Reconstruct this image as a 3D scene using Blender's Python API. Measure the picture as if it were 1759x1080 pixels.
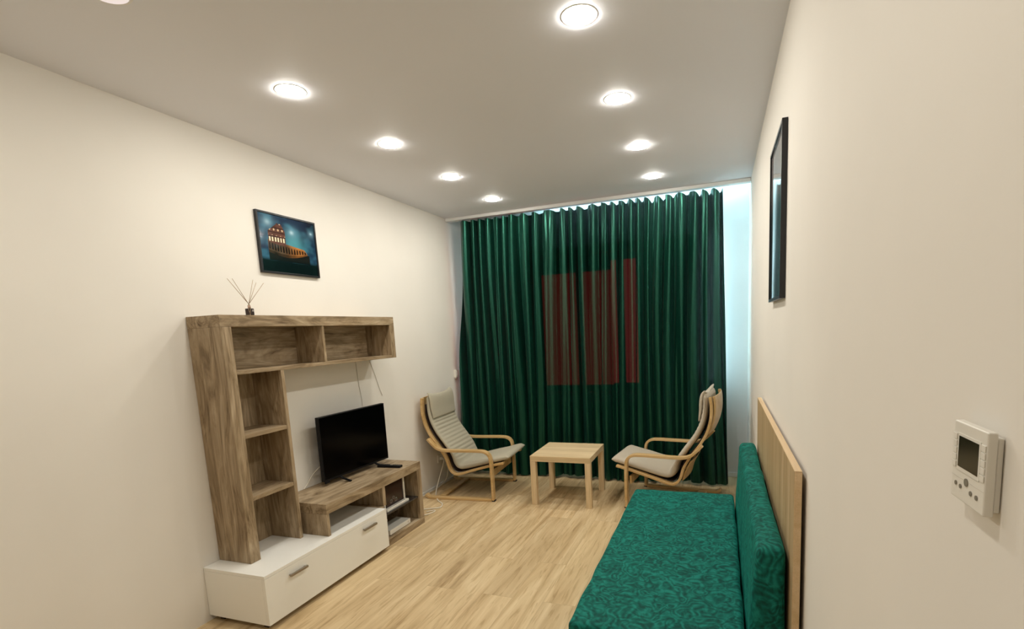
import bpy, bmesh, math, random
from mathutils import Vector, Matrix, noise as mnoise
random.seed(7)
for o in list(bpy.data.objects): bpy.data.objects.remove(o)
C = bpy.context.scene.collection
SC = bpy.context.scene

# ------------------------------------------------------------------ camera
W, Hh = 1759.0, 1080.0
f, cx, cy, yaw, pitch, roll, camH = 869.0826, 929.7276, 685.1241, .3419, -.1351, -.0485, 1.5511
F = Vector((-math.sin(yaw)*math.cos(pitch), math.cos(yaw)*math.cos(pitch), math.sin(pitch)))
R0 = Vector((math.cos(yaw), math.sin(yaw), 0)); U0 = R0.cross(F)
Rr = R0*math.cos(roll)+U0*math.sin(roll); Ur = U0*math.cos(roll)-R0*math.sin(roll)
cd = bpy.data.cameras.new('camera'); cam = bpy.data.objects.new('camera', cd); C.objects.link(cam)
M4 = Matrix((( Rr.x, Ur.x, -F.x, 0), (Rr.y, Ur.y, -F.y, 0), (Rr.z, Ur.z, -F.z, camH), (0, 0, 0, 1)))
cam.matrix_world = M4
cd.sensor_fit = 'HORIZONTAL'; cd.sensor_width = 36; cd.lens = f/W*36
cd.shift_x = (W/2-cx)/W; cd.shift_y = (cy-Hh/2)/W
cd.clip_start = .02
SC.camera = cam
# ------------------------------------------------------------------ world, exposure
wd = bpy.data.worlds.new('world'); SC.world = wd; wd.use_nodes = True
bg = wd.node_tree.nodes['Background']; bg.inputs[0].default_value = (.012, .02, .045, 1); bg.inputs[1].default_value = .3
SC.view_settings.view_transform = 'Standard'; SC.view_settings.look = 'None'
SC.view_settings.exposure = 0.09; SC.view_settings.gamma = 1; SC.view_settings.use_curve_mapping = False
LAMP = 165.0          # radiance of each ceiling downlight
LAMP_COL = (1.0, .955, .86)
COOL_FILL = 40.0  # strength of the cool lights added behind the curtain
COOL_FILL_COL = (.50, .86, 1.0)

# ------------------------------------------------------------------ materials
def newmat(name):
    m = bpy.data.materials.new(name); m.use_nodes = True
    return m, m.node_tree, m.node_tree.nodes['Principled BSDF']
def plain(name, col, rough=.6, metal=0, spec=.5, coat=0, sheen=0):
    m, t, b = newmat(name)
    b.inputs['Base Color'].default_value = (*col, 1); b.inputs['Roughness'].default_value = rough
    b.inputs['Metallic'].default_value = metal; b.inputs['Specular IOR Level'].default_value = spec
    b.inputs['Coat Weight'].default_value = coat; b.inputs['Sheen Weight'].default_value = sheen
    return m
def L(t, a, b): t.links.new(a, b)
def node(t, k, **kw):
    n = t.nodes.new(k)
    for a, v in kw.items(): setattr(n, a, v)
    return n
def ramp(t, stops):
    r = node(t, 'ShaderNodeValToRGB'); e = r.color_ramp.elements
    e[0].position = stops[0][0]; e[0].color = (*stops[0][1], 1)
    e[1].position = stops[-1][0]; e[1].color = (*stops[-1][1], 1)
    for p, c in stops[1:-1]:
        x = e.new(p); x.color = (*c, 1)
    return r
def paint(name, col, var=.03, rough=.75, bump=.05, scale=60):
    m, t, b = newmat(name)
    tc = node(t, 'ShaderNodeTexCoord'); n = node(t, 'ShaderNodeTexNoise'); n.inputs['Scale'].default_value = 1.3; n.inputs['Detail'].default_value = 3
    L(t, tc.outputs['Object'], n.inputs['Vector'])
    r = ramp(t, [(.3, tuple(c*(1-var) for c in col)), (.7, tuple(min(1, c*(1+var)) for c in col))])
    L(t, n.outputs['Fac'], r.inputs['Fac']); L(t, r.outputs['Color'], b.inputs['Base Color'])
    b.inputs['Roughness'].default_value = rough; b.inputs['Specular IOR Level'].default_value = .3
    n2 = node(t, 'ShaderNodeTexNoise'); n2.inputs['Scale'].default_value = scale; n2.inputs['Detail'].default_value = 4
    L(t, tc.outputs['Object'], n2.inputs['Vector'])
    bp = node(t, 'ShaderNodeBump'); bp.inputs['Strength'].default_value = bump; bp.inputs['Distance'].default_value = .004
    L(t, n2.outputs['Fac'], bp.inputs['Height']); L(t, bp.outputs['Normal'], b.inputs['Normal'])
    return m
def wood(name, cols, axis, scale=1.0, stretch=.08, dist=1.2, rough=.5, fine=.35):
    """cols = dark, mid, light; grain runs along axis"""
    m, t, b = newmat(name)
    tc = node(t, 'ShaderNodeTexCoord'); mp = node(t, 'ShaderNodeMapping')
    s = [1, 1, 1]; s['xyz'.index(axis)] = stretch
    mp.inputs['Scale'].default_value = s
    L(t, tc.outputs['Object'], mp.inputs['Vector'])
    n = node(t, 'ShaderNodeTexNoise'); n.inputs['Scale'].default_value = 14*scale; n.inputs['Detail'].default_value = 6; n.inputs['Distortion'].default_value = dist
    n.inputs['Roughness'].default_value = .6
    L(t, mp.outputs['Vector'], n.inputs['Vector'])
    r = ramp(t, [(.30, cols[0]), (.48, cols[1]), (.68, cols[2])])
    L(t, n.outputs['Fac'], r.inputs['Fac'])
    mp2 = node(t, 'ShaderNodeMapping'); s2 = [1, 1, 1]; s2['xyz'.index(axis)] = .03; mp2.inputs['Scale'].default_value = s2
    L(t, tc.outputs['Object'], mp2.inputs['Vector'])
    n2 = node(t, 'ShaderNodeTexNoise'); n2.inputs['Scale'].default_value = 140*scale; n2.inputs['Detail'].default_value = 3
    L(t, mp2.outputs['Vector'], n2.inputs['Vector'])
    r2 = ramp(t, [(.35, (1-fine,)*3), (.6, (1, 1, 1))]); L(t, n2.outputs['Fac'], r2.inputs['Fac'])
    mx = node(t, 'ShaderNodeMixRGB', blend_type='MULTIPLY'); mx.inputs[0].default_value = .8
    L(t, r.outputs['Color'], mx.inputs[1]); L(t, r2.outputs['Color'], mx.inputs[2])
    L(t, mx.outputs['Color'], b.inputs['Base Color'])
    b.inputs['Roughness'].default_value = rough; b.inputs['Specular IOR Level'].default_value = .35
    bp = node(t, 'ShaderNodeBump'); bp.inputs['Strength'].default_value = .12; bp.inputs['Distance'].default_value = .002
    L(t, n2.outputs['Fac'], bp.inputs['Height']); L(t, bp.outputs['Normal'], b.inputs['Normal'])
    return m
def emis(name, col, s):
    m = bpy.data.materials.new(name); m.use_nodes = True; t = m.node_tree
    t.nodes.remove(t.nodes['Principled BSDF']); e = node(t, 'ShaderNodeEmission')
    e.inputs[0].default_value = (*col, 1); e.inputs[1].default_value = s
    L(t, e.outputs[0], t.nodes['Material Output'].inputs[0]); return m

M = {}
M['wall'] = paint('wall_paint', (.86, .825, .765), bump=.04)
M['wallback'] = paint('back_wall_paint', (.80, .80, .78), bump=.04)
M['ceil'] = paint('ceiling_paint', (.82, .83, .885), var=.012, rough=.6, bump=.0)
M['white'] = plain('white_laminate', (.92, .91, .86), .35, spec=.4)
M['wplastic'] = plain('white_plastic', (.82, .79, .72), .4)
M['wmetal'] = plain('white_enamel', (.8, .8, .78), .4)
GREY = ((.155, .100, .050), (.36, .262, .155), (.53, .41, .27))
for a in 'xyz': M['oak_'+a] = wood('grey_oak_'+a, GREY, a, .75, .17, 2.6, fine=.28)
LIGHT = ((.62, .46, .25), (.76, .58, .35), (.86, .69, .45))
for a in 'xz': M['pale_'+a] = wood('pale_oak_'+a, LIGHT, a, 1.2, .04, .3, fine=.2)
M['head'] = wood('headboard_oak', ((.40, .275, .135), (.52, .37, .195), (.63, .47, .28)), 'z', 1.5, .02, .3, fine=.25)
M['edge'] = wood('headboard_edge', ((.60, .42, .22), (.68, .49, .28), (.74, .55, .34)), 'y', 1.5, .03, .2, fine=.1)
M['birch'] = wood('birch_ply', ((.52, .32, .12), (.62, .41, .18), (.70, .49, .25)), 'x', 1.0, .05, .4, rough=.32, fine=.12)
M['darkply'] = plain('dark_webbing', (.05, .03, .025), .8)
M['rubber'] = plain('black_rubber', (.01, .01, .01), .6)
M['black'] = plain('black_plastic', (.006, .006, .007), .45, spec=.2)
M['screen'] = plain('tv_screen_glass', (.0008, .0008, .001), .15, spec=.08)
M['metal'] = plain('brushed_handle_metal', (.33, .29, .24), .35, metal=.9)
M['brown'] = plain('dark_brown_plinth', (.035, .018, .008), .6)
M['darkglass'] = plain('smoked_glass_shelf', (.03, .025, .025), .15)
M['cord'] = plain('white_cable_sleeve', (.86, .80, .68), .5)
M['greycord'] = plain('pale_grey_cable', (.66, .62, .55), .5)
M['reed'] = plain('rattan_reed', (.42, .31, .2), .8)
M['amber'] = plain('dark_bottle', (.03, .012, .008), .2)
M['clearneck'] = plain('pinkish_neck', (.55, .36, .28), .3)
M['label'] = plain('bottle_label', (.02, .01, .008), .5)
M['labelw'] = plain('label_print', (.6, .55, .5), .5)
M['frame'] = plain('black_frame', (.006, .006, .008), .3)
M['lcd'] = plain('thermostat_lcd', (.018, .016, .008), .18)
M['tbtn'] = plain('thermostat_grey_button', (.22, .20, .16), .5)
M['lamp'] = emis('lamp_diffuser', LAMP_COL, LAMP)
M['lamp_dim'] = emis('dim_lamp_diffuser', (1, .85, .78), .85)
M['led'] = emis('led_diffuser', COOL_FILL_COL, COOL_FILL)
M['led2'] = emis('led_channel_diffuser', COOL_FILL_COL, COOL_FILL*.55)
M['sign'] = emis('red_sign_glow', (1, .004, .03), 2.1)
M['sign2'] = emis('red_sign_glow_bright', (1, .006, .05), 3.6)
M['bulbwhite'] = plain('lamp_ring', (.8, .78, .74), .5)

# glass for the window
m, t, b = newmat('window_glass'); b.inputs['Base Color'].default_value = (1, 1, 1, 1); b.inputs['Roughness'].default_value = 0
b.inputs['Transmission Weight'].default_value = 1; b.inputs['IOR'].default_value = 1.45; M['glass'] = m

# floor laminate
m, t, b = newmat('laminate_floor'); M['floor'] = m
tc = node(t, 'ShaderNodeTexCoord'); mp = node(t, 'ShaderNodeMapping'); mp.inputs['Rotation'].default_value = (0, 0, math.pi/2)
L(t, tc.outputs['Object'], mp.inputs['Vector'])
br = node(t, 'ShaderNodeTexBrick'); br.offset = .37
for k, v in (('Scale', 1), ('Brick Width', 1.28), ('Row Height', .192), ('Mortar Size', .0012), ('Mortar Smooth', .3), ('Bias', 0)): br.inputs[k].default_value = v
br.inputs['Color1'].default_value = (0, 0, 0, 1); br.inputs['Color2'].default_value = (1, 1, 1, 1); br.inputs['Mortar'].default_value = (.5, .5, .5, 1)
L(t, mp.outputs['Vector'], br.inputs['Vector'])
sx = node(t, 'ShaderNodeVectorMath', operation='MULTIPLY_ADD'); sx.inputs[1].default_value = (3.1, 1.7, 4)
mp3 = node(t, 'ShaderNodeMapping'); mp3.inputs['Scale'].default_value = (1, .085, 1); L(t, tc.outputs['Object'], mp3.inputs['Vector'])
L(t, br.outputs['Color'], sx.inputs[0]); L(t, mp3.outputs['Vector'], sx.inputs[2])
n = node(t, 'ShaderNodeTexNoise'); n.inputs['Scale'].default_value = 9; n.inputs['Detail'].default_value = 6; n.inputs['Distortion'].default_value = 1.3; n.inputs['Roughness'].default_value = .55
L(t, sx.outputs[0], n.inputs['Vector'])
r = ramp(t, [(.28, (.44, .30, .15)), (.42, (.62, .45, .245)), (.55, (.72, .545, .315)), (.72, (.84, .67, .42))])
L(t, n.outputs['Fac'], r.inputs['Fac'])
hs = node(t, 'ShaderNodeMixRGB', blend_type='MULTIPLY'); hs.inputs[0].default_value = 1
r3 = ramp(t, [(0, (.90, .90, .91)), (1, (1.0, 1.0, 1.0))]); L(t, br.outputs['Color'], r3.inputs['Fac'])
L(t, r.outputs['Color'], hs.inputs[1]); L(t, r3.outputs['Color'], hs.inputs[2])
n2 = node(t, 'ShaderNodeTexNoise'); n2.inputs['Scale'].default_value = 60; n2.inputs['Detail'].default_value = 4; n2.inputs['Distortion'].default_value = .6
L(t, sx.outputs[0], n2.inputs['Vector'])
r4 = ramp(t, [(.34, (.78, .73, .66)), (.46, (1, 1, 1))]); L(t, n2.outputs['Fac'], r4.inputs['Fac'])
m2 = node(t, 'ShaderNodeMixRGB', blend_type='MULTIPLY'); m2.inputs[0].default_value = .8
L(t, hs.outputs['Color'], m2.inputs[1]); L(t, r4.outputs['Color'], m2.inputs[2])
m3 = node(t, 'ShaderNodeMixRGB', blend_type='MIX'); m3.inputs[2].default_value = (.20, .13, .07, 1)
mm = node(t, 'ShaderNodeMath', operation='MULTIPLY'); mm.inputs[1].default_value = .3; L(t, br.outputs['Fac'], mm.inputs[0])
L(t, mm.outputs[0], m3.inputs[0]); L(t, m2.outputs['Color'], m3.inputs[1]); L(t, m3.outputs['Color'], b.inputs['Base Color'])
b.inputs['Roughness'].default_value = .42; b.inputs['Specular IOR Level'].default_value = .4
bp = node(t, 'ShaderNodeBump'); bp.inputs['Strength'].default_value = .15; bp.inputs['Distance'].default_value = .002
L(t, n2.outputs['Fac'], bp.inputs['Height']); L(t, bp.outputs['Normal'], b.inputs['Normal'])

# embossed velvet for the daybed
def velvet(name, dark, mid, light, scale=1.0):
    m, t, b = newmat(name)
    tc = node(t, 'ShaderNodeTexCoord')
    n0 = node(t, 'ShaderNodeTexNoise'); n0.inputs['Scale'].default_value = 5*scale; n0.inputs['Detail'].default_value = 2
    L(t, tc.outputs['Object'], n0.inputs['Vector'])
    va = node(t, 'ShaderNodeVectorMath', operation='MULTIPLY_ADD'); va.inputs[1].default_value = (.45, .45, .45)
    L(t, n0.outputs['Color'], va.inputs[0]); L(t, tc.outputs['Object'], va.inputs[2])
    v = node(t, 'ShaderNodeTexVoronoi'); v.feature = 'F1'; v.inputs['Scale'].default_value = 7*scale
    L(t, va.outputs[0], v.inputs['Vector'])
    wv = node(t, 'ShaderNodeMath', operation='SINE'); ml = node(t, 'ShaderNodeMath', operation='MULTIPLY'); ml.inputs[1].default_value = 26
    L(t, v.outputs['Distance'], ml.inputs[0]); L(t, ml.outputs[0], wv.inputs[0])
    n1 = node(t, 'ShaderNodeTexNoise'); n1.inputs['Scale'].default_value = 16*scale; n1.inputs['Detail'].default_value = 5; n1.inputs['Distortion'].default_value = 2.5
    L(t, tc.outputs['Object'], n1.inputs['Vector'])
    ad = node(t, 'ShaderNodeMath', operation='MULTIPLY_ADD'); ad.inputs[1].default_value = .12
    L(t, wv.outputs[0], ad.inputs[0]); L(t, n1.outputs['Fac'], ad.inputs[2])
    r = ramp(t, [(.28, dark), (.5, mid), (.72, light)]); L(t, ad.outputs[0], r.inputs['Fac'])
    L(t, r.outputs['Color'], b.inputs['Base Color'])
    b.inputs['Roughness'].default_value = .75; b.inputs['Specular IOR Level'].default_value = .2
    b.inputs['Sheen Weight'].default_value = .12; b.inputs['Sheen Tint'].default_value = (.02, .8, .6, 1); b.inputs['Sheen Roughness'].default_value = .4
    bp = node(t, 'ShaderNodeBump'); bp.inputs['Strength'].default_value = .35; bp.inputs['Distance'].default_value = .004
    L(t, ad.outputs[0], bp.inputs['Height']); L(t, bp.outputs['Normal'], b.inputs['Normal'])
    return m
M['velvet'] = velvet('embossed_green_velvet', (.0006, .055, .045), (.001, .112, .088), (.008, .20, .160), 1.1)

# curtain: satin cloth that lets a little light straight through
m, t, b = newmat('green_curtain_cloth'); M['curtain'] = m
b.inputs['Base Color'].default_value = (.0003, .0125, .0078, 1); b.inputs['Roughness'].default_value = .33
b.inputs["Specular IOR Level"].default_value = 1.0; b.inputs['Specular Tint'].default_value = (.25, 1, .72, 1)
b.inputs['Sheen Weight'].default_value = .06; b.inputs['Sheen Tint'].default_value = (.2, .8, .6, 1)
tr = node(t, 'ShaderNodeBsdfTransparent'); mxs = node(t, 'ShaderNodeMixShader'); mxs.inputs[0].default_value = .013
L(t, b.outputs[0], mxs.inputs[1]); L(t, tr.outputs[0], mxs.inputs[2]); L(t, mxs.outputs[0], t.nodes['Material Output'].inputs[0])

def fabric(name, col, scale=500):
    m, t, b = newmat(name); tc = node(t, 'ShaderNodeTexCoord')
    n = node(t, 'ShaderNodeTexNoise'); n.inputs['Scale'].default_value = scale; n.inputs['Detail'].default_value = 2
    L(t, tc.outputs['Object'], n.inputs['Vector'])
    r = ramp(t, [(.3, tuple(c*.82 for c in col)), (.7, tuple(c*1.1 for c in col))]); L(t, n.outputs['Fac'], r.inputs['Fac'])
    L(t, r.outputs['Color'], b.inputs['Base Color']); b.inputs['Roughness'].default_value = .9; b.inputs['Sheen Weight'].default_value = .1
    bp = node(t, 'ShaderNodeBump'); bp.inputs['Strength'].default_value = .2; bp.inputs['Distance'].default_value = .001
    L(t, n.outputs['Fac'], bp.inputs['Height']); L(t, bp.outputs['Normal'], b.inputs['Normal'])
    return m
M['cushgrey'] = fabric('grey_beige_cotton', (.47, .43, .33))
M['cushbeige'] = fabric('warm_beige_cotton', (.55, .48, .38))
M['rib'] = plain('cushion_seam_shade', (.25, .23, .18), .9)

def vcol(name, rough):
    m, t, b = newmat(name); a = node(t, 'ShaderNodeVertexColor'); a.layer_name = 'Col'
    L(t, a.outputs['Color'], b.inputs['Base Color']); b.inputs['Roughness'].default_value = rough
    b.inputs['Specular IOR Level'].default_value = .5; return m
M['print'] = vcol('glossy_print', .08); M['print2'] = vcol('glazed_print', .04)

# ------------------------------------------------------------------ mesh helpers
def finish(bm, name, mat, parent=None, smooth=False, loc=None):
    bmesh.ops.recalc_face_normals(bm, faces=bm.faces[:])
    me = bpy.data.meshes.new(name); bm.to_mesh(me); bm.free()
    if smooth:
        for p in me.polygons: p.use_smooth = True
    me.materials.append(M[mat] if isinstance(mat, str) else mat)
    o = bpy.data.objects.new(name, me); C.objects.link(o)
    if parent: o.parent = parent
    if loc: o.location = loc
    return o
def box(bm, x0, x1, y0, y1, z0, z1, bev=0, seg=2):
    tb = bmesh.new(); bmesh.ops.create_cube(tb, size=1)
    for v in tb.verts: v.co = Vector((x0+(v.co.x+.5)*(x1-x0), y0+(v.co.y+.5)*(y1-y0), z0+(v.co.z+.5)*(z1-z0)))
    if bev: bmesh.ops.bevel(tb, geom=tb.edges[:], offset=bev, segments=seg, affect='EDGES', profile=.5)
    join(bm, tb)
def join(bm, tb):
    mp = {v: bm.verts.new(v.co) for v in tb.verts}
    for fc in tb.faces:
        try: bm.faces.new([mp[v] for v in fc.verts])
        except ValueError: pass
    tb.free()
def bx(name, mat, parent, x0, x1, y0, y1, z0, z1, bev=.0015, seg=2):
    bm = bmesh.new(); box(bm, x0, x1, y0, y1, z0, z1, bev, seg); return finish(bm, name, mat, parent)
def cyl(bm, p, q, r0, r1=None, n=16, cap=True):
    r1 = r0 if r1 is None else r1
    p, q = Vector(p), Vector(q); d = (q-p).normalized()
    a = d.orthogonal().normalized(); c = d.cross(a)
    A = [bm.verts.new(p+(a*math.cos(2*math.pi*i/n)+c*math.sin(2*math.pi*i/n))*r0) for i in range(n)]
    B = [bm.verts.new(q+(a*math.cos(2*math.pi*i/n)+c*math.sin(2*math.pi*i/n))*r1) for i in range(n)]
    for i in range(n): bm.faces.new((A[i], A[(i+1) % n], B[(i+1) % n], B[i]))
    if cap: bm.faces.new(A); bm.faces.new(B[::-1])
def catmull(pts, k=8):
    P = [Vector(p) for p in pts]; out = []
    for i in range(len(P)-1):
        p0 = P[max(i-1, 0)]; p1 = P[i]; p2 = P[i+1]; p3 = P[min(i+2, len(P)-1)]
        for j in range(k):
            s = j/k
            out.append(.5*((2*p1)+(p2-p0)*s+(2*p0-5*p1+4*p2-p3)*s*s+(3*p1-p0-3*p2+p3)*s**3))
    out.append(P[-1]); return out
def tube(bm, pts, r, n=8, k=8):
    P = catmull(pts, k); prev = None; ref = None
    for i, p in enumerate(P):
        d = (P[min(i+1, len(P)-1)]-P[max(i-1, 0)]).normalized()
        if ref is None: ref = d.orthogonal().normalized()
        ref = (ref-d*ref.dot(d)).normalized(); c = d.cross(ref)
        ring = [bm.verts.new(p+(ref*math.cos(2*math.pi*j/n)+c*math.sin(2*math.pi*j/n))*r) for j in range(n)]
        if prev:
            for j in range(n): bm.faces.new((prev[j], prev[(j+1) % n], ring[(j+1) % n], ring[j]))
        else: bm.faces.new(ring)
        prev = ring
    bm.faces.new(prev[::-1])
def strip(bm, path, th, y0, y1, k=8, e=.003):
    """bent plywood: path of (s,z), thickness th, between y0 and y1"""
    P = catmull([(a, 0, c) for a, c in path], k); prev = None
    for i, p in enumerate(P):
        d = (P[min(i+1, len(P)-1)]-P[max(i-1, 0)]).normalized(); nrm = Vector((-d.z, 0, d.x))
        h = th/2
        sec = [(-h, y0+e), (-h, y1-e), (-h+e, y1), (h-e, y1), (h, y1-e), (h, y0+e), (h-e, y0), (-h+e, y0)]
        ring = [bm.verts.new(p+nrm*a+Vector((0, b_, 0))) for a, b_ in sec]
        if prev:
            for j in range(8): bm.faces.new((prev[j], prev[(j+1) % 8], ring[(j+1) % 8], ring[j]))
        else: bm.faces.new(ring)
        prev = ring
    bm.faces.new(prev[::-1])
def thing(name, label, cat, loc=(0, 0, 0), rz=0, group=None):
    o = bpy.data.objects.new(name, None); C.objects.link(o); o.empty_display_size = .1
    o.location = loc; o.rotation_euler = (0, 0, rz); o['label'] = label; o['category'] = cat
    if group: o['group'] = group
    return o
def tag(o, label, cat, group=None):
    o['label'] = label; o['category'] = cat
    if group: o['group'] = group
    return o
def struct(o): o['kind'] = 'structure'; return o

# ------------------------------------------------------------------ room shell
XL, XR, ZC, YT, YB, YN = -2.746, .26, 2.769, 5.03, 5.28, -1.9
T = .12
struct(bx('floor', 'floor', None, XL-T, XR+T, YN-T, YB+.02, -.1, 0, 0))
struct(bx('wall_left', 'wall', None, XL-T, XL, YN-T, YB+.3, 0, 3.05, 0))
struct(bx('wall_right', 'wall', None, XR, XR+T, YN-T, YB+.3, 0, 3.05, 0))
struct(bx('wall_near', 'wall', None, XL, XR, YN-T, YN, 0, 3.05, 0))
struct(bx('ceiling', 'ceil', None, XL, XR, YN, YT-.02, ZC, ZC+.12, 0))
struct(bx('ceiling_niche', 'wallback', None, XL, XR, YT-.02, YB+.3, 2.95, 3.05, 0))
wx0, wx1, wz0, wz1 = -2.38, -.22, .78, 2.40
bm = bmesh.new()
box(bm, XL, wx0, YB, YB+.3, 0, 2.95); box(bm, wx1, XR, YB, YB+.3, 0, 2.95)
box(bm, wx0, wx1, YB, YB+.3, 0, wz0); box(bm, wx0, wx1, YB, YB+.3, wz1, 2.95)
struct(finish(bm, 'wall_back', 'wallback'))
win = bpy.data.objects.new('window_1', None); C.objects.link(win); win.location = (0, YB+.14, 0); struct(win)
bm = bmesh.new()
for a in ((wx0, wx0+.07), (wx1-.07, wx1), (-1.46, -1.40), (-1.02, -.95)): box(bm, a[0], a[1], -.03, .03, wz0, wz1, .004)
for a in ((wz0, wz0+.07), (wz1-.07, wz1)): box(bm, wx0+.07, wx1-.07, -.03, .03, a[0], a[1], .004)
finish(bm, 'window_frame', 'wmetal', win)
bx('window_glass', 'glass', win, wx0+.07, wx1-.07, -.004, .004, wz0+.07, wz1-.07, 0)
bx('window_sill', 'wmetal', win, wx0-.05, wx1+.05, -.20, -.035, wz0-.03, wz0, .004)
# skirting
struct(bx('baseboard_left', 'wmetal', None, XL, XL+.012, 3.54, YB, 0, .028, .003))
struct(bx('baseboard_back', 'wmetal', None, XL+.013, XR, YB-.014, YB, 0, .045, .003))
struct(bx('baseboard_right', 'wmetal', None, XR-.012, XR, 3.46, YB-.015, 0, .028, .003))
# cornice edge strip where the ceiling stops in front of the curtain niche
struct(bx('trim_1', 'wmetal', None, XL, XR, YT-.019, YT-.004, ZC-.004, ZC+.12, .001))

# ------------------------------------------------------------------ curtain, track
tk = thing('curtain_track', 'long white ceiling curtain track along the top of the green curtain', 'curtain track', (XL, 4.975, ZC))
bm = bmesh.new(); box(bm, .004, XR-XL-.004, -.035, .033, -.032, -.001, .003); finish(bm, 'rail', 'wmetal', tk)
for i, xx in enumerate((.35, 1.05, 1.75, 2.45)): bx('clip', 'wmetal', tk, xx, xx+.03, -.04, -.036, -.012, -.002, .001)

def lerp(a, b, s): return a+(b-a)*s
NX, NZ = 1100, 70
bm = bmesh.new(); grid = []
nf = 26
rnd = [random.uniform(-.22, .22) for _ in range(nf+3)]
amp = [random.uniform(.65, 1.15) for _ in range(nf+3)]
def smooth_(a, b_, x): x = max(0, min(1, (x-a)/(b_-a))); return x*x*(3-2*x)
def curtain_pt(u, w):
    z_top = 2.722; z_bot = .012
    xl = lerp(-2.595, -2.70, min(1, w*1.15)); xr = lerp(.036, .088, w)
    # irregular fold phase that wanders on the way down
    ph = u*nf + 1.3*mnoise.noise(Vector((u*4.2, w*.8, 1.3))) + .35*mnoise.noise(Vector((u*13, w*1.1, 4.2)))
    k = int(max(0, min(nf, ph))); fr = ph-k
    a0 = lerp(amp[k], amp[k+1], fr)
    env = .053+.014*min(1, w*4)
    s = math.sin(2*math.pi*ph)
    sub = math.sin(math.pi*ph*1.18+2.2*mnoise.noise(Vector((u*3, 0, 5)))); lo = smooth_(.12, .7, w)
    y = .030*lo*sub + env*(1-.30*lo)*a0*(s+.25*math.sin(4*math.pi*ph+rnd[k]*3)) + .012*mnoise.noise(Vector((u*30, w*3, 9)))+.007*math.sin(2*math.pi*ph*2.6+3*w)+.010*(1-smooth_(.05, .45, w))*mnoise.noise(Vector((u*75+w*5*math.sin(u*31), w*2.2, 3)))
    x = lerp(xl, xr, u) + .020*a0*math.cos(2*math.pi*ph)*(0.5+.5*w)
    # top hem: sags between hooks, pinched peaks
    pk = abs(math.sin(math.pi*ph*1.0))
    sag = (.014+.062*u)*(.7+.6*mnoise.noise(Vector((u*11, 0, 2))))*(1-pk)*max(0, 1-w*9) + .003
    z = lerp(z_top-sag, z_bot+.012*(1+math.sin(u*17)), w)
    return (x, 4.945+y*.88, z)
for j in range(NZ+1):
    w = (j/NZ)**1.15; row = []
    for i in range(NX+1): row.append(bm.verts.new(curtain_pt(i/NX, w)))
    grid.append(row)
for j in range(NZ):
    for i in range(NX): bm.faces.new((grid[j][i], grid[j][i+1], grid[j+1][i+1], grid[j+1][i]))
cu = finish(bm, 'curtain', 'curtain', None, True)
tag(cu, 'floor-length dark green pleated curtain across the whole back wall', 'curtain')

# added cool light, unseen in the niche, washes the back wall
lt = thing('led_strip', 'cool white light strip in the ceiling niche behind the green curtain', 'light strip', (0, 5.14, 2.945))
bx('housing', 'wmetal', lt, -1.75, .22, -.02, .02, -.02, 0, .002)
bx('diffuser', 'led', lt, -1.74, .21, -.016, .016, -.03, -.0205, 0)

lc2 = thing('led_channel', 'upright cool white light channel on the back wall behind the right curtain edge', 'light strip', (-.13, YB, 0))  # extra lamp added to light the bare wall beside the curtain
bm = bmesh.new(); box(bm, -.018, .018, -.150, -.146, .95, 2.45, .001); box(bm, -.018, -.015, -.1455, -.10, .95, 2.45)  # front plate keeps the added lamp from showing through the cloth
for z in (1.1, 2.3): box(bm, -.016, -.006, -.0995, -.0005, z, z+.02)
finish(bm, 'housing', 'wmetal', lc2)
bx('diffuser', 'led2', lc2, -.012, .012, -.1445, -.125, .97, 2.43, 0)

# red glow panels added outside the window to tint a patch of the cloth
sg = thing('red_sign', 'glowing red panel outside the window, showing through the curtain', 'sign', (0, 5.80, 0))
def ext(px0, px1): return px0, px1
bx('panel', 'sign', sg, -1.985, -1.16, 0, .03, .885, 2.19, 0)
bx('panel', 'sign2', sg, -1.155, -.87, 0, .03, .905, 2.29, 0)
bx('post', 'frame', sg, -1.5, -1.44, .035, .09, -.1, 2.2, 0)

# ------------------------------------------------------------------ ceiling lights
def downlight(x, y, mat, label, group):
    th = thing('ceiling_light', label, 'ceiling light', (x, y, ZC), 0, group)
    bm = bmesh.new()
    n = 40; prof = [(.0645, -.0003), (.066, -.0016), (.070, -.0018), (.073, -.0012), (.074, -.0003)]
    rings = [[bm.verts.new((r*math.cos(2*math.pi*i/n), r*math.sin(2*math.pi*i/n), z)) for i in range(n)] for r, z in prof]
    for a, b_ in zip(rings, rings[1:]):
        for i in range(n): bm.faces.new((a[i], a[(i+1) % n], b_[(i+1) % n], b_[i]))
    finish(bm, 'ring', 'bulbwhite', th, True)
    bm = bmesh.new(); prof = [(.0640, -.0005), (.0635, -.0030), (.058, -.0065), (.04, -.009), (.02, -.010)]
    rings = [[bm.verts.new((r*math.cos(2*math.pi*i/n), r*math.sin(2*math.pi*i/n), z)) for i in range(n)] for r, z in prof]
    for a, b_ in zip(rings, rings[1:]):
        for i in range(n): bm.faces.new((a[i], a[(i+1) % n], b_[(i+1) % n], b_[i]))
    bm.faces.new(rings[-1])
    finish(bm, 'diffuser', mat, th, True)
G = 'round recessed ceiling lights in two rows'
xs = {'left': -1.98, 'right': -.52}
where = ['farthest from the curtain of the lit', 'second of the', 'third of the', 'nearest the curtain of the']
for side in ('left', 'right'):
    for k, y in enumerate((2.125, 2.92, 3.71, 4.48)):
        w_ = ['largest and closest lit one', 'second closest one', 'third closest one', 'smallest, beside the curtain track'][k]
        downlight(xs[side], y, 'lamp', 'round glowing ceiling light in the %s row, %s' % (side, w_), G)
downlight(-1.98, 1.325, 'lamp_dim', 'dim round ceiling light cut by the top left edge of the picture', G)
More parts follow.
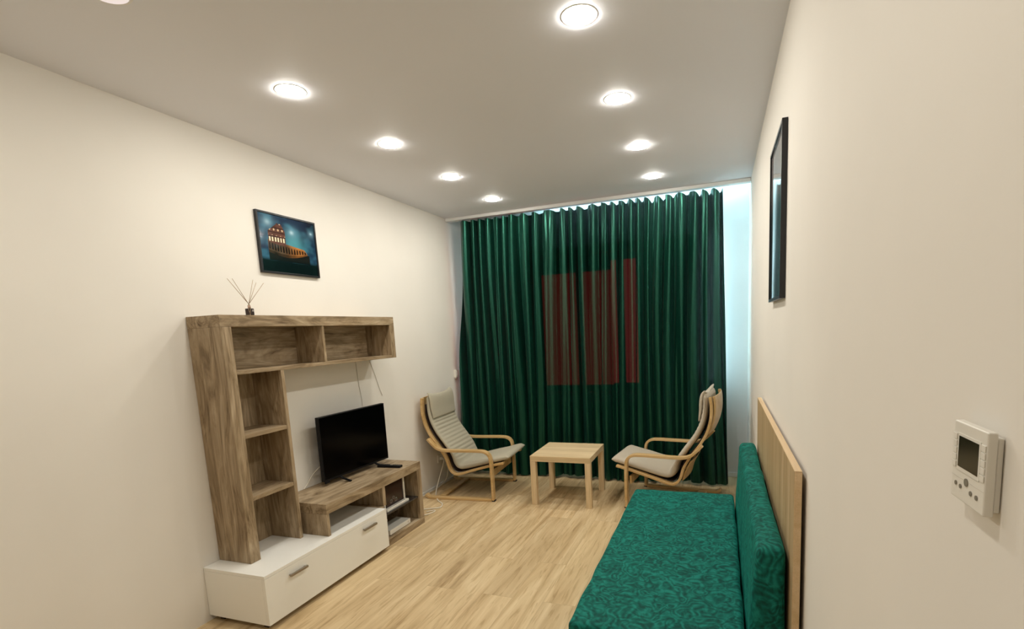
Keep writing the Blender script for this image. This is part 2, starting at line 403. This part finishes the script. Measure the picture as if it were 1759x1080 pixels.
# the rows carry on behind the camera
for x, y, w_ in ((-.52, 1.33, 'just above the top edge of the picture, dim, in the right row'), (-.52, .54, 'behind the viewpoint near the right wall'), (-1.98, .54, 'behind the viewpoint near the left wall')):
    downlight(x, y, 'lamp_dim' if y > 1 else 'lamp', 'round ceiling light '+w_, 'ceiling lights outside the picture')

# ------------------------------------------------------------------ tall grey-oak shelving unit
ut = thing('shelving_unit', 'tall grey oak L-shaped open shelving unit standing against the left wall', 'shelving unit', (XL+.002, 2.0, .3195))
def U(name, mat, x0, x1, y0, y1, z0, z1, bev=.0015): return bx(name, mat, ut, x0, x1, y0-2.0, y1-2.0, z0-.3195, z1-.3195, bev)
D = .245
U('side_panel', 'oak_z', 0, D, 2.0, 2.065, .3195, 1.650)
U('top_panel', 'oak_y', 0, D, 2.0, 3.533, 1.6505, 1.7145)
U('end_panel', 'oak_z', 0, D, 3.478, 3.533, 1.3875, 1.650)
U('bottom_panel', 'oak_y', .009, D-.002, 2.0655, 3.4775, 1.3875, 1.409)
U('divider', 'oak_z', .009, D-.003, 2.736, 2.756, 1.4095, 1.650)
U('divider', 'oak_z', 0, D-.002, 2.362, 2.386, .3195, 1.387)
U('back_panel', 'oak_y', 0.0005, .008, 2.0655, 3.4775, 1.3885, 1.650, 0)
U('back_panel', 'oak_z', 0.0005, .008, 2.0655, 2.3615, .3195, 1.387, 0)
for z in (1.0265, .6665): U('shelf', 'oak_y', .009, D-.004, 2.0655, 2.3615, z, z+.024)

# ------------------------------------------------------------------ white low cabinet
lc = thing('low_cabinet', 'long low white cabinet with two bar handles under the grey oak shelving', 'cabinet', (XL+.002, 1.899, 0))
cw, cl = 2.295, 1.062
D2 = XL*-1-cw-.002
bm = bmesh.new()
box(bm, 0, D2-.020, 0, .018, .034, .300, .001); box(bm, 0, D2-.020, cl-.018, cl, .034, .300, .001)
box(bm, 0, D2-.020, .0185, cl-.0185, .034, .048, .001); box(bm, 0.0, .006, .0185, cl-.0185, .0485, .2995)
finish(bm, 'body', 'white', lc)
bx('top', 'white', lc, 0, D2, 0, cl, .3005, .3185, .0015)
dr = bx('door', 'white', lc, D2-.0195, D2, 0, cl, .034, .2995, .0015)
def handle(y0, y1, z):
    bm = bmesh.new()
    box(bm, D2+.010, D2+.024, y0, y1, z-.007, z+.007, .002); box(bm, D2+.0002, D2+.0098, y0+.006, y0+.014, z-.004, z+.004, .001); box(bm, D2+.0002, D2+.0098, y1-.014, y1-.006, z-.004, z+.004, .001)
    h = finish(bm, 'handle', 'metal', dr); h['label'] = 'brushed metal bar handle'
handle(2.053-1.899, 2.180-1.899, .250); handle(2.689-1.899, 2.822-1.899, .262)
bm = bmesh.new()
for y in (.03, cl-.05): 
    for x in (.04, D2-.08): box(bm, x, x+.03, y, y+.02, 0, .0335)
box(bm, D2-.07, D2-.055, .05, cl-.05, 0, .0335)
finish(bm, 'plinth', 'brown', lc)

# ------------------------------------------------------------------ tv bench
tv = thing('tv_bench', 'grey oak television bench with an open end compartment, standing beyond the white cabinet', 'tv bench', (XL+.002, 2.43, 0))
D3 = .408
def B_(name, mat, x0, x1, y0, y1, z0, z1, bev=.0015): return bx(name, mat, tv, x0, x1, y0-2.43, y1-2.43, z0, z1, bev)
B_('top', 'oak_y', 0, D3, 2.43, 3.502, .463, .529, .002)
B_('side_panel', 'oak_z', 0, D3-.002, 2.43, 2.452, .3195, .4625)
B_('divider', 'oak_z', 0, D3-.004, 2.995, 3.028, .3195, .4625)
B_('divider', 'oak_z', 0, D3-.07, 2.965, 2.995, .0, .3, 0) if False else None
B_('side_panel', 'oak_z', 0, D3-.004, 2.9625, 2.9855, 0, .030, .001) if False else None
B_('side_panel', 'oak_z', 0, D3, 3.446, 3.502, .0535, .4625, .002)
B_('side_panel', 'oak_z', 0, D3-.003, 2.9635, 2.9945, .0535, .3190, .001)
B_('bottom_panel', 'oak_y', 0, D3, 2.9635, 3.502, 0, .053, .002)
B_('back_panel', 'oak_y', .0005, .006, 2.9950, 3.4455, .0535, .3190, 0)
B_('shelf', 'darkglass', .008, D3-.008, 2.9950, 3.4455, .234, .246, .001)['label'] = 'dark smoked glass shelf'

# white photo frame in the upper compartment
pf = thing('photo_frame', 'white photo frame with a dark red picture standing inside the tv bench compartment', 'photo frame', (-2.395, 3.06, .2463))
bm = bmesh.new()
box(bm, -.012, .012, 0, .012, .019, .21, .001); box(bm, -.012, .012, .255, .267, .019, .21, .001); box(bm, -.012, .012, .0125, .2545, .198, .21, .001)
finish(bm, 'surround', 'wplastic', pf)
bx('base', 'wplastic', pf, -.03, .035, -.004, .28, 0, .0185, .002)
def colour_grid(name, W_, H_, nx, ny, fn, mat, parent, place):
    me = bpy.data.meshes.new(name)
    vs = [place(i/nx*W_, j/ny*H_) for j in range(ny+1) for i in range(nx+1)]
    fs = [(j*(nx+1)+i, j*(nx+1)+i+1, (j+1)*(nx+1)+i+1, (j+1)*(nx+1)+i) for j in range(ny) for i in range(nx)]
    me.from_pydata(vs, [], fs); a = me.color_attributes.new('Col', 'FLOAT_COLOR', 'POINT')
    for j in range(ny+1):
        for i in range(nx+1):
            c = fn(i/nx, j/ny); a.data[j*(nx+1)+i].color = (max(0, c[0]), max(0, c[1]), max(0, c[2]), 1)
    me.materials.append(M[mat]); o = bpy.data.objects.new(name, me); C.objects.link(o); o.parent = parent; return o
def redart(u, v):
    n_ = mnoise.noise(Vector((u*5, v*5, 2)))
    c = Vector((.016+.012*n_, .0015, .002))
    for (cu_, cv, s) in ((.35, .18, .07), (.6, .16, .07), (.48, .3, .06)):
        d = math.hypot((u-cu_), (v-cv)*.8)
        if d < s: c = Vector((.10, .09, .09)) if d > s*.5 else Vector((.03, .01, .01))
    return c
colour_grid('picture', .243, .179, 60, 50, redart, 'print', pf, lambda a, b_: (.002, .012+a, .019+b_))
bx('backing', 'frame', pf, -.009, .001, .0125, .2545, .0195, .1975, 0)

# white box (router) in the lower compartment
rt = thing('router', 'flat white box with a small round mark in the lowest tv bench compartment', 'router', (-2.50, 3.075, .0535))
bx('case', 'wplastic', rt, 0, .135, 0, .27, .003, .042, .004)
bm = bmesh.new(); cyl(bm, (.1352, .235, .024), (.1358, .235, .024), .007, n=16); finish(bm, 'mark', 'greycord', rt)
for y in (.02, .25):
    for x in (.02, .115):
        bm = bmesh.new(); cyl(bm, (x, y, 0), (x, y, .0029), .006); finish(bm, 'foot', 'rubber', rt)
pb = thing('flat_box', 'thin pale box lying behind the white router in the tv bench', 'box', (-2.68, 3.05, .0535))
bx('lid', 'greycord', pb, 0, .15, 0, .22, .031, .048, .002); bx('tray', 'greycord', pb, .002, .148, .002, .218, 0, .0305, .001)

# ------------------------------------------------------------------ television
te = thing('television', 'black flat television with switched-off screen standing on the grey oak bench', 'television', (-2.615, 3.085, .5295), math.radians(-2.5))
bm = bmesh.new(); box(bm, -.018, .012, -.347, .347, .035, .495, .003); finish(bm, 'casing', 'black', te)
bx('screen', 'screen', te, .0122, .0135, -.340, .340, .050, .489, .0005)
bx('rear_housing', 'black', te, -.052, -.0185, -.22, .22, .07, .30, .008)
for y in (-.19, .19):
    bm = bmesh.new(); s = 1
    strip(bm, [(-.10, .006), (-.03, .022), (0, .034), (.03, .022), (.10, .006)], .010, y-.009, y+.009, 5, .002)
    finish(bm, 'leg', 'black', te)
bx('sensor', 'black', te, .008, .014, -.345, -.30, .020, .0345, .001)

# remote
rc = thing('remote_control', 'black remote control lying on the bench beside the television', 'remote control', (-2.47, 3.29, .5295), math.radians(4))
bx('body', 'black', rc, -.11, .095, -.022, .022, 0, .018, .005, 3)
bm = bmesh.new()
for i in range(9):
    for j in range(3): cyl(bm, (-.09+i*.018, -.012+j*.012, .018), (-.09+i*.018, -.012+j*.012, .0195), .0038, n=8)
finish(bm, 'buttons', 'greycord' if False else 'rubber', rc)
bm = bmesh.new(); cyl(bm, (.01, 0, .018), (.01, 0, .0205), .011, n=18); finish(bm, 'dial', 'metal', rc)

# cables on the left wall
bm = bmesh.new(); tube(bm, [(XL+.004, 3.33, 1.38), (XL+.004, 3.34, 1.2), (XL+.005, 3.36, 1.05), (XL+.02, 3.34, .90), (XL+.06, 3.3, .80)], .0022, 6)
tag(finish(bm, 'antenna_cable', 'greycord', None, True), 'thin grey cable hanging straight down behind the right end of the television', 'cable')
bm = bmesh.new(); tube(bm, [(XL+.004, 3.49, 1.386), (XL+.004, 3.54, 1.28), (XL+.004, 3.60, 1.12), (XL+.004, 3.63, 1.06)], .0022, 6)
tag(finish(bm, 'antenna_cable', 'greycord', None, True), 'thin grey cable slanting down the wall from the end of the top shelf', 'cable')
bm = bmesh.new(); tube(bm, [(XL+.09, 2.93, .68), (XL+.05, 2.86, .68), (XL+.012, 2.77, .62), (XL+.01, 2.70, .56), (XL+.012, 2.66, .533)], .0035, 6)
pc_ = finish(bm, 'power_cable', 'cord', None, True); bpy.context.view_layer.update(); pc_.parent = te; pc_.matrix_parent_inverse = te.matrix_world.inverted(); pc_['label'] = 'white power cable'

# ------------------------------------------------------------------ reed diffuser
rd = thing('reed_diffuser', 'small dark bottle reed diffuser with thin sticks on top of the shelving unit', 'reed diffuser', (-2.60, 2.283, 1.7150), math.radians(10))
bx('bottle', 'amber', rd, -.017, .017, -.017, .017, 0, .044, .004, 3)
bl = bx('label', 'label', rd, .0172, .0180, -.014, .014, .008, .040, 0)
bx('print', 'labelw', bl, .0182, .0185, -.002, .012, .031, .035, 0); bx('print', 'labelw', bl, .0182, .0185, -.004, .013, .026, .0275, 0)
bm = bmesh.new(); cyl(bm, (0, 0, .0442), (0, 0, .060), .008, n=14); finish(bm, 'neck', 'clearneck', rd, True)
for (dy, dx, h) in ((-.140, .0, .200), (-.130, .02, .203), (-.120, -.02, .207), (.045, .01, .212), (.095, -.01, .200), (.120, .02, .198)):
    bm = bmesh.new(); cyl(bm, (-dx*.1, -dy*.06, .0605), (dx, dy, h), .0014, n=6); finish(bm, 'reed', 'reed', rd, True)
bm = bmesh.new(); tube(bm, [(.009, -.004, .056), (.019, -.018, .060), (.018, -.028, .044), (.019, -.026, .02)], .0011, 5)
tube(bm, [(.009, -.002, .056), (.021, -.014, .048), (.02, -.022, .018), (.021, -.024, .004)], .0011, 5)
finish(bm, 'string', 'reed', rd, True)

# ------------------------------------------------------------------ wall picture left (ruined arena at night)
pl = thing('wall_picture', 'glossy landscape picture of a lit ruined arena at night on the left wall', 'picture', (XL+.001, 2.524, 2.0))
PW, PH = .495, .385
bm = bmesh.new()
box(bm, 0, .020, 0, .012, 0, PH, .001); box(bm, 0, .020, PW-.012, PW, 0, PH, .001)
box(bm, 0, .020, .0122, PW-.0122, 0, .012, .001); box(bm, 0, .020, .0122, PW-.0122, PH-.012, PH, .001)
finish(bm, 'frame', 'frame', pl); bx('backing', 'frame', pl, .001, .014, .0123, PW-.0123, .0123, PH-.0123, 0)
def smooth(a, b_, x): x = max(0, min(1, (x-a)/(b_-a))); return x*x*(3-2*x)
def arena(u, v):
    # u left-right, v bottom-up
    n1 = mnoise.noise(Vector((u*4, v*5, 0))); n2 = mnoise.noise(Vector((u*10, v*12, 7)))
    k = smooth(-.3, .5, n1+.5*n2)
    sky = Vector((.012, .028, .07)).lerp(Vector((.05, .17, .26)), k*.75)
    g = math.exp(-((u-.58)**2/.035+(v-.52)**2/.05)); sky = sky.lerp(Vector((.08, .30, .36)), min(1, g*1.1))
    sky *= 1-.65*smooth(.6, 1.0, u)*smooth(.3, 1, v)
    for (a, b_, s, w) in ((.15, .86, .0016, .5), (.56, .75, .0010, .8), (.93, .80, .0003, .7)):
        gl = math.exp(-((u-a)**2+(v-b_)**2)/s); sky = sky.lerp(Vector((.75, .9, .95)), min(1, gl*w))
        gl = math.exp(-((u-a)**2+(v-b_)**2)/(s*9)); sky = sky.lerp(Vector((.25, .5, .65)), min(1, gl*.5))
    col = sky
    # curved outer ring
    t_ = (u-.13)/.73
    if 0 < t_ < 1:
        top = .565-.115*t_**1.1-.10*smooth(.86, 1, t_); bot = .34-.075*math.sin(math.pi*min(1, t_*1.05))+.03*t_
        if bot < v < top:
            h_ = (v-bot)/(top-bot); a = (t_*15+.25*math.sin(t_*3)) % 1
            lit = smooth(.35, .7, u)*smooth(.93, .7, u)
            col = Vector((.10, .065, .040)).lerp(Vector((.42, .17, .045)), lit)*(.8+.5*n2)
            if .30 < h_ < .78 and .28 < a < .76 and not (h_ > .68 and abs(a-.52) > .17): col = Vector((.010, .006, .006))
            if h_ > .86: col = col*1.5
            if h_ < .2: col = col*.5
        elif .2 < v <= bot: col = Vector((.012, .012, .011))
    # tall ruined inner wall, stepping down to the right
    ht = .70+.9*(u-.13) if u < .30 else (.865+.04*mnoise.noise(Vector((u*40, 0, 1))) if u < .38 else .86-2.2*(u-.38))
    if .145 < u < .435 and .50+.02*math.sin(u*12) < v < ht:
        col = Vector((.13, .055, .04))*(1+.6*n2)
        if (v*13) % 1 < .22: col = Vector((.04, .018, .015))
        a = (u*21) % 1
        if .535 < v < .615: col = Vector((.95, .85, .62)) if .28 < a < .74 else Vector((.12, .06, .03))
        elif v > .64:
            c_ = (v*8.7) % 1; d_ = (u*14+int(v*8.7)*.5) % 1
            if math.hypot((c_-.5)*1.2, d_-.5) < .2: col = Vector((.7, .5, .3))
    if v < .27:
        f_ = smooth(.27, .18, v); col = col.lerp(Vector((.003, .008, .009)), f_)
    return col
colour_grid('print', PW-.024, PH-.024, 260, 200, arena, 'print', pl, lambda a, b_: (.0146, .012+a, .012+b_))

# right wall picture
pr = thing('wall_picture', 'tall narrow-looking portrait picture in a black frame on the right wall', 'picture', (XR-.001, 2.365, 1.635))
PW2, PH2 = .51, .71
bm = bmesh.new()
box(bm, -.022, 0, 0, .014, 0, PH2, .001); box(bm, -.022, 0, PW2-.014, PW2, 0, PH2, .001)
box(bm, -.022, 0, .0142, PW2-.0142, 0, .014, .001); box(bm, -.022, 0, .0142, PW2-.0142, PH2-.014, PH2, .001)
finish(bm, 'frame', 'frame', pr); bx('backing', 'frame', pr, -.014, -.001, .0143, PW2-.0143, .0143, PH2-.0143, 0)
def glass_reflection(u, v):
    n_ = mnoise.noise(Vector((u*3, v*3, 5)))
    return Vector((.30, .28, .28)).lerp(Vector((.05, .09, .10)), smooth(.78, .55, v)) * (1+.3*n_)  # grey top and teal below paint in reflections of ceiling and curtain
colour_grid('print', PW2-.028, PH2-.028, 60, 80, glass_reflection, 'print2', pr, lambda a, b_: (-.0146, .014+a, .014+b_))

# ------------------------------------------------------------------ thermostat on the right wall
ts = thing('thermostat', 'white wall thermostat with a dark display and small grey buttons', 'thermostat', (XR-.0005, .594, 1.347))
TW, TH = .074, .085
bx('back_plate', 'wplastic', ts, -.0052, 0, .002, TW-.003, .004, TH-.006, .001)
bx('case', 'wplastic', ts, -.0143, -.0056, 0, TW, 0, TH, .0016, 3)
fx = -.0144
# seen from the room the far edge (large y) is on the left
def TB(name, mat, u0, u1, v0, v1, d, bev=.0003, parent=ts): return bx(name, mat, parent, fx-d, fx, TW*(1-u1), TW*(1-u0), TH*(1-v1), TH*(1-v0), bev)
TB('bezel', 'wplastic', .17, .85, .14, .62, .0006); 
bx('display', 'lcd', ts, fx-.0009, fx-.00065, TW*(1-.81), TW*(1-.21), TH*(1-.565), TH*(1-.175), 0)
for k in range(5):
    v = .16+k*.09
    TB('side_button', 'wplastic', .02, .14, v, v+.075, .0010); TB('side_button', 'wplastic', .87, .985, v, v+.075, .0010)
TB('seam', 'greycord', .02, .40, .706, .711, .0002, 0); TB('seam', 'greycord', .58, .98, .706, .711, .0002, 0)
for u, v, rr in ((.49, .72, .0042), (.17, .80, .0024), (.32, .81, .0024), (.64, .82, .0026), (.81, .825, .0026)):
    bm = bmesh.new(); cyl(bm, (fx-.0008, TW*(1-u), TH*(1-v)), (fx, TW*(1-u), TH*(1-v)), rr, n=20); finish(bm, 'button', 'tbtn', ts)

# ------------------------------------------------------------------ sockets and cords at the left wall
so = thing('wall_socket', 'white double wall socket low on the left wall behind the left armchair', 'socket', (XL+.0005, 4.43, .245))
bx('plate', 'wplastic', so, 0, .010, 0, .15, 0, .08, .003)
for y in (.038, .112):
    bm = bmesh.new(); cyl(bm, (.0102, y, .04), (.013, y, .04), .026, n=24); finish(bm, 'outlet', 'wplastic', so, False)
bm = bmesh.new(); cyl(bm, (.0135, .038, .04), (.045, .038, .04), .017, .012, n=16); finish(bm, 'plug', 'wplastic', so)
sw = thing('wall_switch', 'small white control box on the left wall right beside the curtain edge', 'switch', (XL+.0005, 4.90, 1.07))
bx('housing', 'wplastic', sw, 0, .028, 0, .07, .012, .095, .003); bx('base', 'greycord', sw, 0, .020, .01, .06, 0, .0115, .001)
bx('rocker', 'wplastic', sw, .0285, .032, .015, .055, .03, .08, .001)
bm = bmesh.new()
tube(bm, [(XL+.045, 4.468, .285), (XL+.075, 4.43, .26), (XL+.07, 4.33, .12), (XL+.10, 4.20, .012), (-2.52, 4.02, .006), (-2.42, 3.93, .006), (-2.39, 3.84, .006), (-2.46, 3.79, .006), (-2.55, 3.74, .006), (-2.62, 3.66, .006)], .0055, 8)
pc_ = finish(bm, 'cord', 'cord', None, True); bpy.context.view_layer.update(); pc_.parent = so; pc_.matrix_parent_inverse = so.matrix_world.inverted()
bm = bmesh.new()
tube(bm, [(XL+.045, 4.54, .28), (XL+.06, 4.54, .20), (XL+.05, 4.50, .07), (XL+.03, 4.40, .012), (XL+.026, 4.15, .007), (XL+.026, 3.9, .006), (XL+.035, 3.7, .006)], .0035, 8)
pc_ = finish(bm, 'cord', 'cord', None, True); bpy.context.view_layer.update(); pc_.parent = so; pc_.matrix_parent_inverse = so.matrix_world.inverted()
bm = bmesh.new()
tube(bm, [(-2.45, 3.71, .006), (-2.40, 3.76, .0062), (-2.385, 3.72, .006), (-2.42, 3.64, .006), (-2.49, 3.60, .006), (-2.56, 3.59, .006)], .005, 8)
pc_ = finish(bm, 'cord', 'cord', None, True)
ps = thing('power_adapter', 'small white plug block lying on the floor beside the tv bench end', 'plug', (-2.56, 3.70, 0), .4)
bx('block', 'wplastic', ps, -.05, .05, -.018, .018, 0, .024, .004); bx('cap', 'wplastic', ps, .0505, .07, -.01, .01, .006, .018, .002)
bpy.context.view_layer.update(); pc_.parent = ps; pc_.matrix_parent_inverse = ps.matrix_world.inverted()

# ------------------------------------------------------------------ side table
tb_ = thing('side_table', 'square pale oak side table standing between the two armchairs', 'table', (-1.317, 4.368, 0))
h = .275
bx('tabletop', 'pale_x', tb_, -h, h, -h, h, .400, .450, .002)
for sx_ in (-1, 1):
    for sy in (-1, 1):
        x0 = -h if sx_ < 0 else h-.05; y0 = -h if sy < 0 else h-.05
        bx('leg', 'pale_z', tb_, x0, x0+.05, y0, y0+.05, 0, .3995, .002)

# ------------------------------------------------------------------ armchairs
def armchair(label, loc, rz, fab, lean=0):
    th = thing('armchair', label, 'armchair', loc, rz, 'bentwood armchairs')
    arm = [(-.628, .582), (-.585, .535), (-.535, .493), (-.46, .474), (-.30, .473), (-.13, .474), (-.06, .466), (-.018, .435), (-.004, .38), (0, .25), (0, .09), (-.001, .012)]
    run = [(-.014, .0125), (-.2, .0125), (-.45, .0125), (-.62, .0125), (-.66, .018), (-.69, .04)]
    fr = [(.10, .352), (-.05, .318), (-.22, .272), (-.34, .238), (-.40, .238), (-.445, .285), (-.475, .38), (-.530, .475), (-.612, .59), (-.662, .69), (-.690, .80), (-.692, .90), (-.684, .965)]
    for s in (-1, 1):
        ya, yb = sorted((s*.288, s*.340))
        bm = bmesh.new(); strip(bm, arm, .023, ya, yb, 8); a = finish(bm, 'arm_frame', 'birch', th, False)
        bm = bmesh.new(); strip(bm, run, .023, ya, yb, 6); finish(bm, 'floor_runner', 'birch', th, False)
        bm = bmesh.new(); box(bm, -.012, .018, ya+.004, yb-.004, 0, .011, .003); finish(bm, 'foot_pad', 'rubber', a)
        ya, yb = sorted((s*.236, s*.284))
        bm = bmesh.new(); strip(bm, fr, .020, ya, yb, 8); finish(bm, 'seat_frame', 'birch', th, False)
    bm = bmesh.new(); strip(bm, [(-.028, .21), (-.028, .25), (-.028, .275)], .018, -.2875, .2875, 4); finish(bm, 'cross_rail', 'birch', th)
    bm = bmesh.new(); strip(bm, [(-.56, .026), (-.50, .026)], .003, -.2875, .2875, 4)
    box(bm, -.57, -.51, -.2875, .2875, .004, .022, .003); finish(bm, 'cross_rail', 'birch', th)
    # wide curved back plates behind head and lumbar
    for pth in ([(-.655, .66), (-.690, .75), (-.705, .84), (-.703, .93), (-.696, .965)], [(-.452, .26), (-.475, .34), (-.52, .43)]):
        bm = bmesh.new(); P = catmull([(a_, 0, c_) for a_, c_ in pth], 6); rows = []
        for p in P:
            row = []
            for j in range(13):
                y = -.235+.47*j/12; bow = -.018*(1-(y/.235)**2)
                row.append((p.x+bow, y, p.z))
            rows.append(row)
        for off in (0, -.008):
            g = [[bm.verts.new((x+off, y, z)) for x, y, z in row] for row in rows]
            if off == 0: g0 = g
            else: g1 = g
            for i in range(len(g)-1):
                for j in range(12): bm.faces.new((g[i][j], g[i][j+1], g[i+1][j+1], g[i+1][j]))
        n_, m_ = len(g0), 13
        loop0 = [g0[0][j] for j in range(m_)]+[g0[i][m_-1] for i in range(1, n_)]+[g0[n_-1][j] for j in range(m_-2, -1, -1)]+[g0[i][0] for i in range(n_-2, 0, -1)]
        loop1 = [g1[0][j] for j in range(m_)]+[g1[i][m_-1] for i in range(1, n_)]+[g1[n_-1][j] for j in range(m_-2, -1, -1)]+[g1[i][0] for i in range(n_-2, 0, -1)]
        for i in range(len(loop0)):
            k = (i+1) % len(loop0); bm.faces.new((loop0[i], loop0[k], loop1[k], loop1[i]))
        finish(bm, 'back_plate', 'birch', th, True)
    # dark webbing sling between the frames
    bm = bmesh.new(); strip(bm, [(.08, .362), (-.05, .330), (-.22, .284), (-.34, .252), (-.39, .254), (-.428, .295), (-.458, .388), (-.516, .488), (-.597, .602), (-.646, .70), (-.673, .80), (-.675, .90)], .004, -.234, .234, 6, .001)
    finish(bm, 'webbing', 'darkply', th)
    # cushion
    path = [(.150, .402), (.11, .398), (.01, .375), (-.16, .334), (-.29, .304), (-.35, .302), (-.385, .335), (-.42, .425), (-.485, .525), (-.562, .635), (-.612, .74), (-.637, .85), (-.638, .95), (-.634, .985)]
    K = 16; P = catmull([(a_, 0, c_) for a_, c_ in path], K)
    dist = [0]
    for i in range(1, len(P)): dist.append(dist[-1]+(P[i]-P[i-1]).length)
    tot = dist[-1]; NS = 44; bm = bmesh.new(); prev = None
    for i, p in enumerate(P):
        d = (P[min(i+1, len(P)-1)]-P[max(i-1, 0)]).normalized(); nrm = Vector((d.z, 0, -d.x))
        if nrm.z < 0 and i < len(P)*.3: nrm = -nrm
        if nrm.x < 0 and i > len(P)*.5: nrm = -nrm
        s_ = dist[i]; e = min(1, math.sqrt(max(0.0, min(s_, tot-s_))/.035+.02))
        back = smooth(.45, .49, s_/tot)
        rib = abs(math.sin(math.pi*s_/.040))**.8
        ht = ((.031-.006*back)*e)*(1-back*.0)
        hw = .262-.012*(1-e)-.02*smooth(.8, 1, s_/tot)
        ring = []
        for j in range(NS):
            a_ = 2*math.pi*j/NS; ca, sa = math.cos(a_), math.sin(a_)
            y = hw*math.copysign(abs(ca)**.35, ca); q = ht*math.copysign(abs(sa)**.7, sa)
            if sa > 0:
                q *= (1-.42*back*(1-rib)*min(1, (1-abs(y)/hw)*6))
                if back < .5: q += .004*mnoise.noise(Vector((s_*9, y*9, 3)))
            ring.append(bm.verts.new(p+nrm*q+Vector((0, y, 0))))
        if prev:
            for j in range(NS): bm.faces.new((prev[j], prev[(j+1) % NS], ring[(j+1) % NS], ring[j]))
        else: bm.faces.new(ring)
        prev = ring
    bm.faces.new(prev[::-1]); cshn = finish(bm, 'cushion', fab, th, True)
    for s in (-1, 1):
        bm = bmesh.new(); tube(bm, [(p.x, s*.2565, p.z) for p in P[6:-8:8]], .0045, 6, 3)
        finish(bm, 'piping', fab, cshn, True)
    # head pillow
    bm = bmesh.new(); path = [(-.592, .765), (-.604, .85), (-.609, .93), (-.619, .982), (-.640, 1.002)]
    P = catmull([(a_, 0, c_) for a_, c_ in path], 8); prev = None
    for i, p in enumerate(P):
        d = (P[min(i+1, len(P)-1)]-P[max(i-1, 0)]).normalized(); nrm = Vector((d.z, 0, -d.x))
        t_ = i/(len(P)-1); e = math.sin(math.pi*min(1, max(0, t_*.93+.035)))**.45; ring = []
        for j in range(NS):
            a_ = 2*math.pi*j/NS; ca, sa = math.cos(a_), math.sin(a_)
            y = (.246+.004*math.sin(t_*3))*math.copysign(abs(ca)**.35, ca)*(.97+.03*e); q = .019*e*math.copysign(abs(sa)**.65, sa)
            dz = -.022*(1-(y/.25)**2)*smooth(.5, 1, t_)+.012*smooth(.15, .25, abs(y))*smooth(.7, 1, t_)
            ring.append(bm.verts.new(p+nrm*q+Vector((0, y, dz))))
        if prev:
            for j in range(NS): bm.faces.new((prev[j], prev[(j+1) % NS], ring[(j+1) % NS], ring[j]))
        else: bm.faces.new(ring)
        prev = ring
    bm.faces.new(prev[::-1]); finish(bm, 'head_pillow', fab, th, True)
    return th
armchair('bentwood armchair with ribbed grey cushion beside the left wall', (-2.0, 4.425, 0), math.radians(3.8), 'cushgrey')
armchair('bentwood armchair with beige cushion seen from the side, near the daybed', (-.712, 4.50, 0), math.radians(172.5), 'cushbeige')

# ------------------------------------------------------------------ daybed
db = thing('daybed', 'long green embossed velvet daybed with a bolster backrest along the right wall', 'daybed', (0, 1.735, 0))
def soft(name, pts_fn, parent, mat, nx=60, ny=200): pass
def softbox(bm, x0, x1, y0, y1, z0, z1, r, wob=.003, nseg=(28, 90, 10), shear=None):
    tb = bmesh.new(); bmesh.ops.create_cube(tb, size=1)
    for v in tb.verts: v.co = Vector((x0+(v.co.x+.5)*(x1-x0), y0+(v.co.y+.5)*(y1-y0), z0+(v.co.z+.5)*(z1-z0)))
    bmesh.ops.bevel(tb, geom=tb.edges[:], offset=r, segments=5, affect='EDGES', profile=.5)
    for ax, n_ in zip((0, 1, 2), nseg):
        lo = (x0, y0, z0)[ax]; hi = (x1, y1, z1)[ax]
        for i in range(1, n_):
            co = [0, 0, 0]; co[ax] = lo+(hi-lo)*i/n_; no = [0, 0, 0]; no[ax] = 1
            bmesh.ops.bisect_plane(tb, geom=tb.verts[:]+tb.edges[:]+tb.faces[:], plane_co=co, plane_no=no)
    c_ = Vector(((x0+x1)/2, (y0+y1)/2, (z0+z1)/2))
    for v in tb.verts:
        if shear: v.co = shear(v.co)
        d = v.co-c_; d = Vector((d.x/(x1-x0), d.y/(y1-y0), d.z/(z1-z0))).normalized()
        v.co += d*wob*mnoise.noise(v.co*7)
    join(bm, tb)
bm = bmesh.new(); softbox(bm, -.557, .088, 0, 1.685, .125, .430, .022, .006, (24, 60, 8)); finish(bm, 'seat', 'velvet', db, True)
bm = bmesh.new()
def lean_(c):
    t_ = (c.z-.30)/.49; 
    c = Vector((c.x+.030*t_*max(0, min(1, (.214-c.x)/.12)), c.y, c.z))
    return c
softbox(bm, .091, .214, .058, 1.685, .16, .778, .032, .007, (8, 60, 24), lean_); finish(bm, 'backrest', 'velvet', db, True)
bx('base', 'brown', db, -.53, .19, .03, 1.66, .05, .124, .002)
for x in (-.50, .12):
    for y in (.08, 1.55): bx('leg', 'brown', db, x, x+.05, y, y+.05, 0, .0495, .002)
hb = thing('headboard', 'tall pale oak headboard panel fixed to the right wall behind the daybed', 'headboard', (XR-.001, 1.73, 0))
bx('panel', 'head', hb, -.034, -.0142, .002, 1.665, .02, 1.066, .0005)
bm = bmesh.new(); box(bm, -.034, -.012, 0, 1.667, 1.0665, 1.070, .0005); box(bm, -.034, -.012, -.0015, .0015, .02, 1.066, .0003); finish(bm, 'edge_band', 'edge', hb)
bx('wall_batten', 'head', hb, -.0140, 0, .10, 1.56, .90, .96, 0); bx('wall_batten', 'head', hb, -.0140, 0, .10, 1.56, .10, .16, 0)
